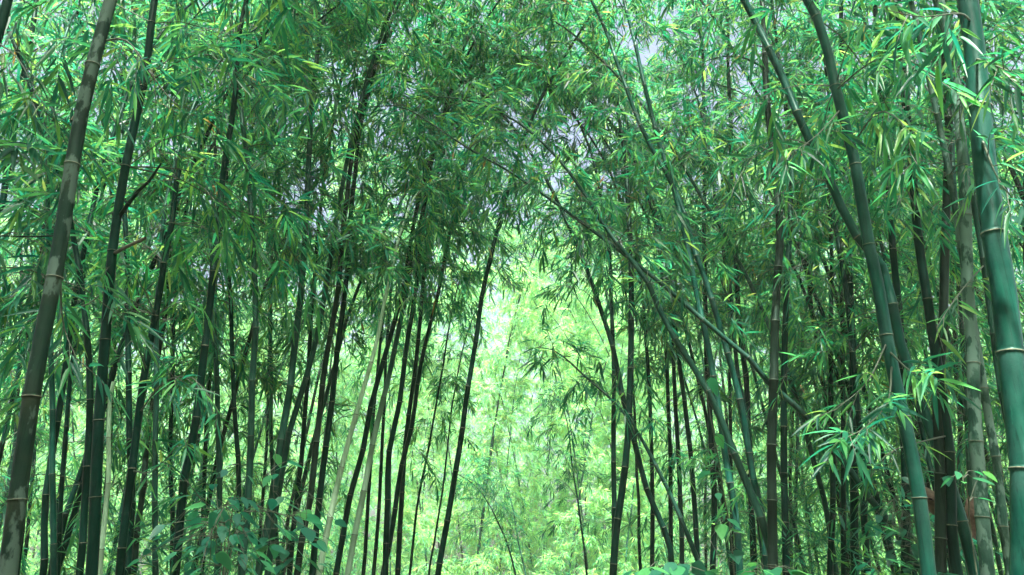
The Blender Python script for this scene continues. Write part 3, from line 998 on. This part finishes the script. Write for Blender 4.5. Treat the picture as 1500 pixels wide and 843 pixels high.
broad_plant('shrub', 'dim broad-leaved shrub behind the ringed and bottle-green bamboos', 'shrub', (1350, 5.9),
            [[(1350, 810, 5.9), (1330, 760, 5.9), (1310, 730, 5.8)], [(1350, 810, 5.9), (1365, 760, 5.9), (1385, 725, 5.8)]], cl, .12, 10)


# dry sheaths
def sheath(label, pix, d, lean, seed):
    """A curled dry culm sheath: an outline given its own thickness and curl."""
    r = np.random.default_rng(seed)
    c = at_depth(pix[0], pix[1], d)
    n, m = 9, 7
    H, W = pix[3] * d / F, pix[2] * d / F
    V = []
    for i in range(n):
        t = i / (n - 1)
        wd = W * (0.55 + .45 * math.sin(min(1, t * 1.3) * 1.57)) * (1 if t < .75 else 1 - .7 * (t - .75) / .25)
        for j in range(m):
            a = (j / (m - 1) - .5) * 2.2
            V.append((math.sin(a) * wd * .62 + lean * t * H, -math.cos(a) * wd * .4 + .012 * math.sin(9 * t), H * (t - .5) + .008 * r.normal()))
    V = np.array(V)
    V2 = V + np.array([0, .004, 0])
    A = np.concatenate([V, V2])
    Fq = []
    for i in range(n - 1):
        for j in range(m - 1):
            a = i * m + j
            Fq.append((a, a + 1, a + m + 1, a + m))
            b = a + n * m
            Fq.append((b, b + m, b + m + 1, b + 1))
    o = mesh_obj('sheath', A, np.array(Fq).ravel(), np.full(len(Fq), 4), [M['dry']])
    o.location = c
    o['label'] = label
    o['category'] = 'sheath'


sheath('pale-edged dry brown sheath caught left of the bottle-green bamboo', (1372, 735, 30, 40), 5.25, -.4, 1)
sheath('reddish dry brown sheath hanging right of the long green leaning bamboo', (1420, 758, 22, 55), 5.3, .15, 2)

# ------------------------------------------------------------------ bamboos further back, in crowds
def proto(seed, H, D, mat, z0, leaf, kind, lean=0.12, dens=1.0, nb=3, lm='leaf'):
    r = np.random.default_rng(seed)
    az = r.uniform(0, 6.28)
    side = np.array([math.cos(az), math.sin(az), 0.0])
    n = 9
    pts, p = [np.array([0, 0, -0.15])], np.array([0, 0, -0.15])
    for k in range(n):
        a = (k + 1) / n
        p = p + norm(UP + side * (lean + 1.0 * a ** 3) - UP * 0.8 * a ** 4) * (H / n)
        pts.append(p.copy())
    cur, s = resample(np.array(pts), 0.1)
    V, Fc, Sz, mi, uv, nodes = culm_geo(cur, s, D / 2, 0.30 + 2 * D, 7, 1, r, phase=.5, kink=0.008)
    c = mesh_obj('culm', V, Fc, Sz, [M[mat], M['node_dark']], None, mi, uv, link=False)
    tw, lv = crown_geo(cur, s, nodes, D / 2, z0, r, kind, nb=nb, blen=1.5, nsp=12, leaf=leaf, thin=dens)
    cr = mesh_obj('crown', *tw, [M['twig']], None, link=False)
    fo = mesh_obj('foliage', *lv, [M[lm]], None, link=False)
    return c, cr, fo


def place(pr, x, y, rz, sc, label, group):
    c, cr, fo = pr
    root = thing('bamboo', label, 'bamboo', (x, y, float(gz(x, y))), group)
    root.rotation_euler = (0, 0, rz)
    root.scale = (sc, sc, sc)
    a = c.copy(); COL.objects.link(a); a.parent = root
    b = cr.copy(); COL.objects.link(b); b.parent = root
    e = fo.copy(); COL.objects.link(e); e.parent = b
    return root


MID = [proto(100 + k, 9.0 + 0.7 * k, .05 + .004 * (k % 4), ['dark', 'grey', 'dark', 'brown'][k % 4], 1.6 + 0.25 * (k % 4), .165, 'mid', dens=.68) for k in range(8)]
FAR = [proto(200 + k, 13.0 + 0.9 * k, .055, ['grey', 'green', 'dark'][k % 3], 0.7, .19, 'far', lean=.16, dens=1.0, nb=4, lm='sun_tint_leaf') for k in range(6)]


def scatter(n, box, ok, mind, seed, others=None):
    r = np.random.default_rng(seed)
    P = []
    tries = 0
    while len(P) < n and tries < 20000:
        tries += 1
        x, y = r.uniform(box[0], box[1]), r.uniform(box[2], box[3])
        if not ok(x, y):
            continue
        if P and np.min(np.hypot(np.array(P)[:, 0] - x, np.array(P)[:, 1] - y)) < mind:
            continue
        if others is not None and np.min(np.hypot(others[:, 0] - x, others[:, 1] - y)) < 0.3:
            continue
        P.append((x, y))
    return P


rr = np.random.default_rng(5)
pathx = lambda y: 0.055 * y - 0.05
for k, (x, y) in enumerate(scatter(34, (-12, 0, 6.5, 13.5), lambda x, y: x < pathx(y) - 2.2 - 0.02 * y and x < -.25 * y - .4 and abs(x) < 1.0 + 0.78 * y, .8, 11, BASES)):
    place(MID[k % 8], x, y, rr.uniform(0, 6.28), rr.uniform(.85, 1.15),
          'slender leafy bamboo half hidden behind others deep in the left thicket', 'bamboos crowded deep in the left thicket')
for k, (x, y) in enumerate(scatter(58, (0, 13, 6.5, 15), lambda x, y: x > pathx(y) + 1.6 + 0.05 * y and abs(x) < 1.0 + 0.78 * y, .62, 12, BASES)):
    place(MID[(k + 3) % 8], x, y, rr.uniform(0, 6.28), rr.uniform(.85, 1.15),
          'slender leafy bamboo half hidden behind others deep in the shaded right thicket', 'bamboos crowded deep in the right thicket')
for k, (x, y) in enumerate(scatter(105, (-28, 30, 18.5, 37), lambda x, y: abs(x) < 2 + 0.72 * y and not (abs(x - pathx(y)) < 4.0 and y < 22.5), 1.15, 13)):
    a = (x - pathx(y)) / y
    place(FAR[k % 6], x, y, rr.uniform(0, 6.28), rr.uniform(.85, 1.25), *(
        ('pale sunlit bamboo glimpsed far behind the dark stems of the left thicket', 'sunlit bamboos far behind the left thicket') if a < -.16 else
        ('pale sunlit bamboo glimpsed far behind the dark stems of the right thicket', 'sunlit bamboos far behind the right thicket') if a > .13 else
        ('pale hazy bamboo in the bright leafy stand closing off the path', 'hazy bamboos in the bright stand at the end of the path')))

for k, (x, y, sc) in enumerate([(-1.2, 25.0, 1.2), (1.4, 24.2, 1.1), (3.0, 25.5, 1.2), (0.4, 27.5, 1.3), (4.4, 28.0, 1.25), (2.2, 29.5, 1.35), (-2.6, 28.2, 1.25)]):
    place(FAR[(k + 2) % 6], x, y, rr.uniform(0, 6.28), sc,
          'pale hazy bamboo in the bright leafy stand closing off the path', 'hazy bamboos in the bright stand at the end of the path')

# far mass of foliage beyond the last bamboos one can tell apart
r = np.random.default_rng(31)
n = 26000
X = r.uniform(-46, 46, n)
Yv = r.uniform(39, 54, n)
Zv = r.uniform(0.2, 1, n) ** 0.8 * (15 + 2.5 * np.sin(X * .35) + 2 * np.sin(X * .13 + 1)) 
dv = norm(r.normal(size=(n, 3)) + np.array([0, -.5, -.2]))
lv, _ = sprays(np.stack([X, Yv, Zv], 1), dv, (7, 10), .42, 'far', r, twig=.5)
tk = mesh_obj('thicket', *lv, [M['sun_tint_leaf']])
tk['kind'] = 'stuff'
tk['label'] = 'sunlit mass of bamboo foliage beyond the last bamboos one can tell apart'

# unseen foliage added behind and beside the viewer to shade the near stems
r = np.random.default_rng(77)
n = 9000
an = r.uniform(R(175), R(365), n)
rad = r.uniform(4.5, 9, n)
X, Yv = rad * np.cos(an), rad * np.sin(an) * 0.9
Zv = r.uniform(0, 1, n) * 9
dv = norm(r.normal(size=(n, 3)) + np.array([0, 0, -.3]))
n2 = 44000                                   # unseen canopy added overhead to keep the foreground dark
X2, Y2 = r.uniform(-13, 13, n2), r.uniform(-9, 5.4, n2)
Z2 = 8.0 + 0.25 * np.abs(Y2 + 2) + r.uniform(0, 3.5, n2)
gapz = (X2 > -5.2) & (X2 < -2.4) & (Y2 > 1.0) | (X2 > 2.0) & (X2 < 4.2) & (Y2 > 1.5)  # gaps cut so sun reaches the upper crowns
okk = ~gapz & (np.sin(X2 * .9 + 1.3 * np.sin(Y2 * .7)) + np.cos(Y2 * 1.1 + .6 * X2) < 1.15)
X2, Y2, Z2 = X2[okk], Y2[okk], np.maximum(Z2[okk], 1.3 + Y2[okk] * 1.0 + 1.1)
X, Yv, Zv = np.concatenate([X, X2]), np.concatenate([Yv, Y2]), np.concatenate([Zv, Z2])
dv = norm(r.normal(size=(len(X), 3)) + np.array([0, 0, -.3]))
lv, _ = sprays(np.stack([X, Yv, Zv], 1), dv, (6, 9), .24, 'far', r, twig=.4)
gv = mesh_obj('grove', *lv, [M['leaf']])  # leaves only, out of view, added as a light blocker
gv['kind'] = 'stuff'
gv['label'] = 'unseen bamboo foliage added around and above the viewer for shade'

# low leafy growth on both sides of the path
n = 8500
Yv = r.uniform(4.5, 26, n)
sgn = np.where(r.random(n) < .5, -1, 1)
X = pathx(Yv) + sgn * (1.3 + .05 * Yv + np.where(sgn < 0, .12 * Yv, 0) + np.abs(r.normal(size=n)) * (0.22 * Yv))
nfar = 1700
X[:nfar] = r.uniform(-9, 11, nfar)
Yv[:nfar] = r.uniform(15, 24, nfar)
Zv = r.uniform(.1, 1.0, n) ** .9 * (1.4 + .5 * np.sin(X * 2.1 + Yv) + .14 * np.clip(Yv - 5, 0, 9))
Zv[:nfar] *= .8
dv = norm(r.normal(size=(n, 3)) + np.array([0, 0, .6]))
lv, _ = sprays(np.stack([X, Yv, Zv], 1), dv, (5, 9), .15, 'mid', r, twig=.25)
ug = mesh_obj('undergrowth', *lv, [M['leaf']])
ug['kind'] = 'stuff'
ug['label'] = 'low leafy undergrowth between the bamboo feet on both sides of the path'

# ------------------------------------------------------------------ render settings
S.render.engine = 'CYCLES'
c = S.cycles
c.use_denoising = True
try:
    c.denoiser = 'OPENIMAGEDENOISE'
    c.denoising_input_passes = 'RGB_ALBEDO_NORMAL'
except Exception:
    pass
c.max_bounces = 8
c.diffuse_bounces = 5
c.glossy_bounces = 2
c.transmission_bounces = 5
c.volume_bounces = 1
c.transparent_max_bounces = 4
c.caustics_reflective = False
c.caustics_refractive = False
c.sample_clamp_indirect = 6
vs = S.view_settings
vs.view_transform = 'Standard'
vs.look = 'None'
vs.gamma = 1
vs.use_curve_mapping = False
vs.exposure = 2.85
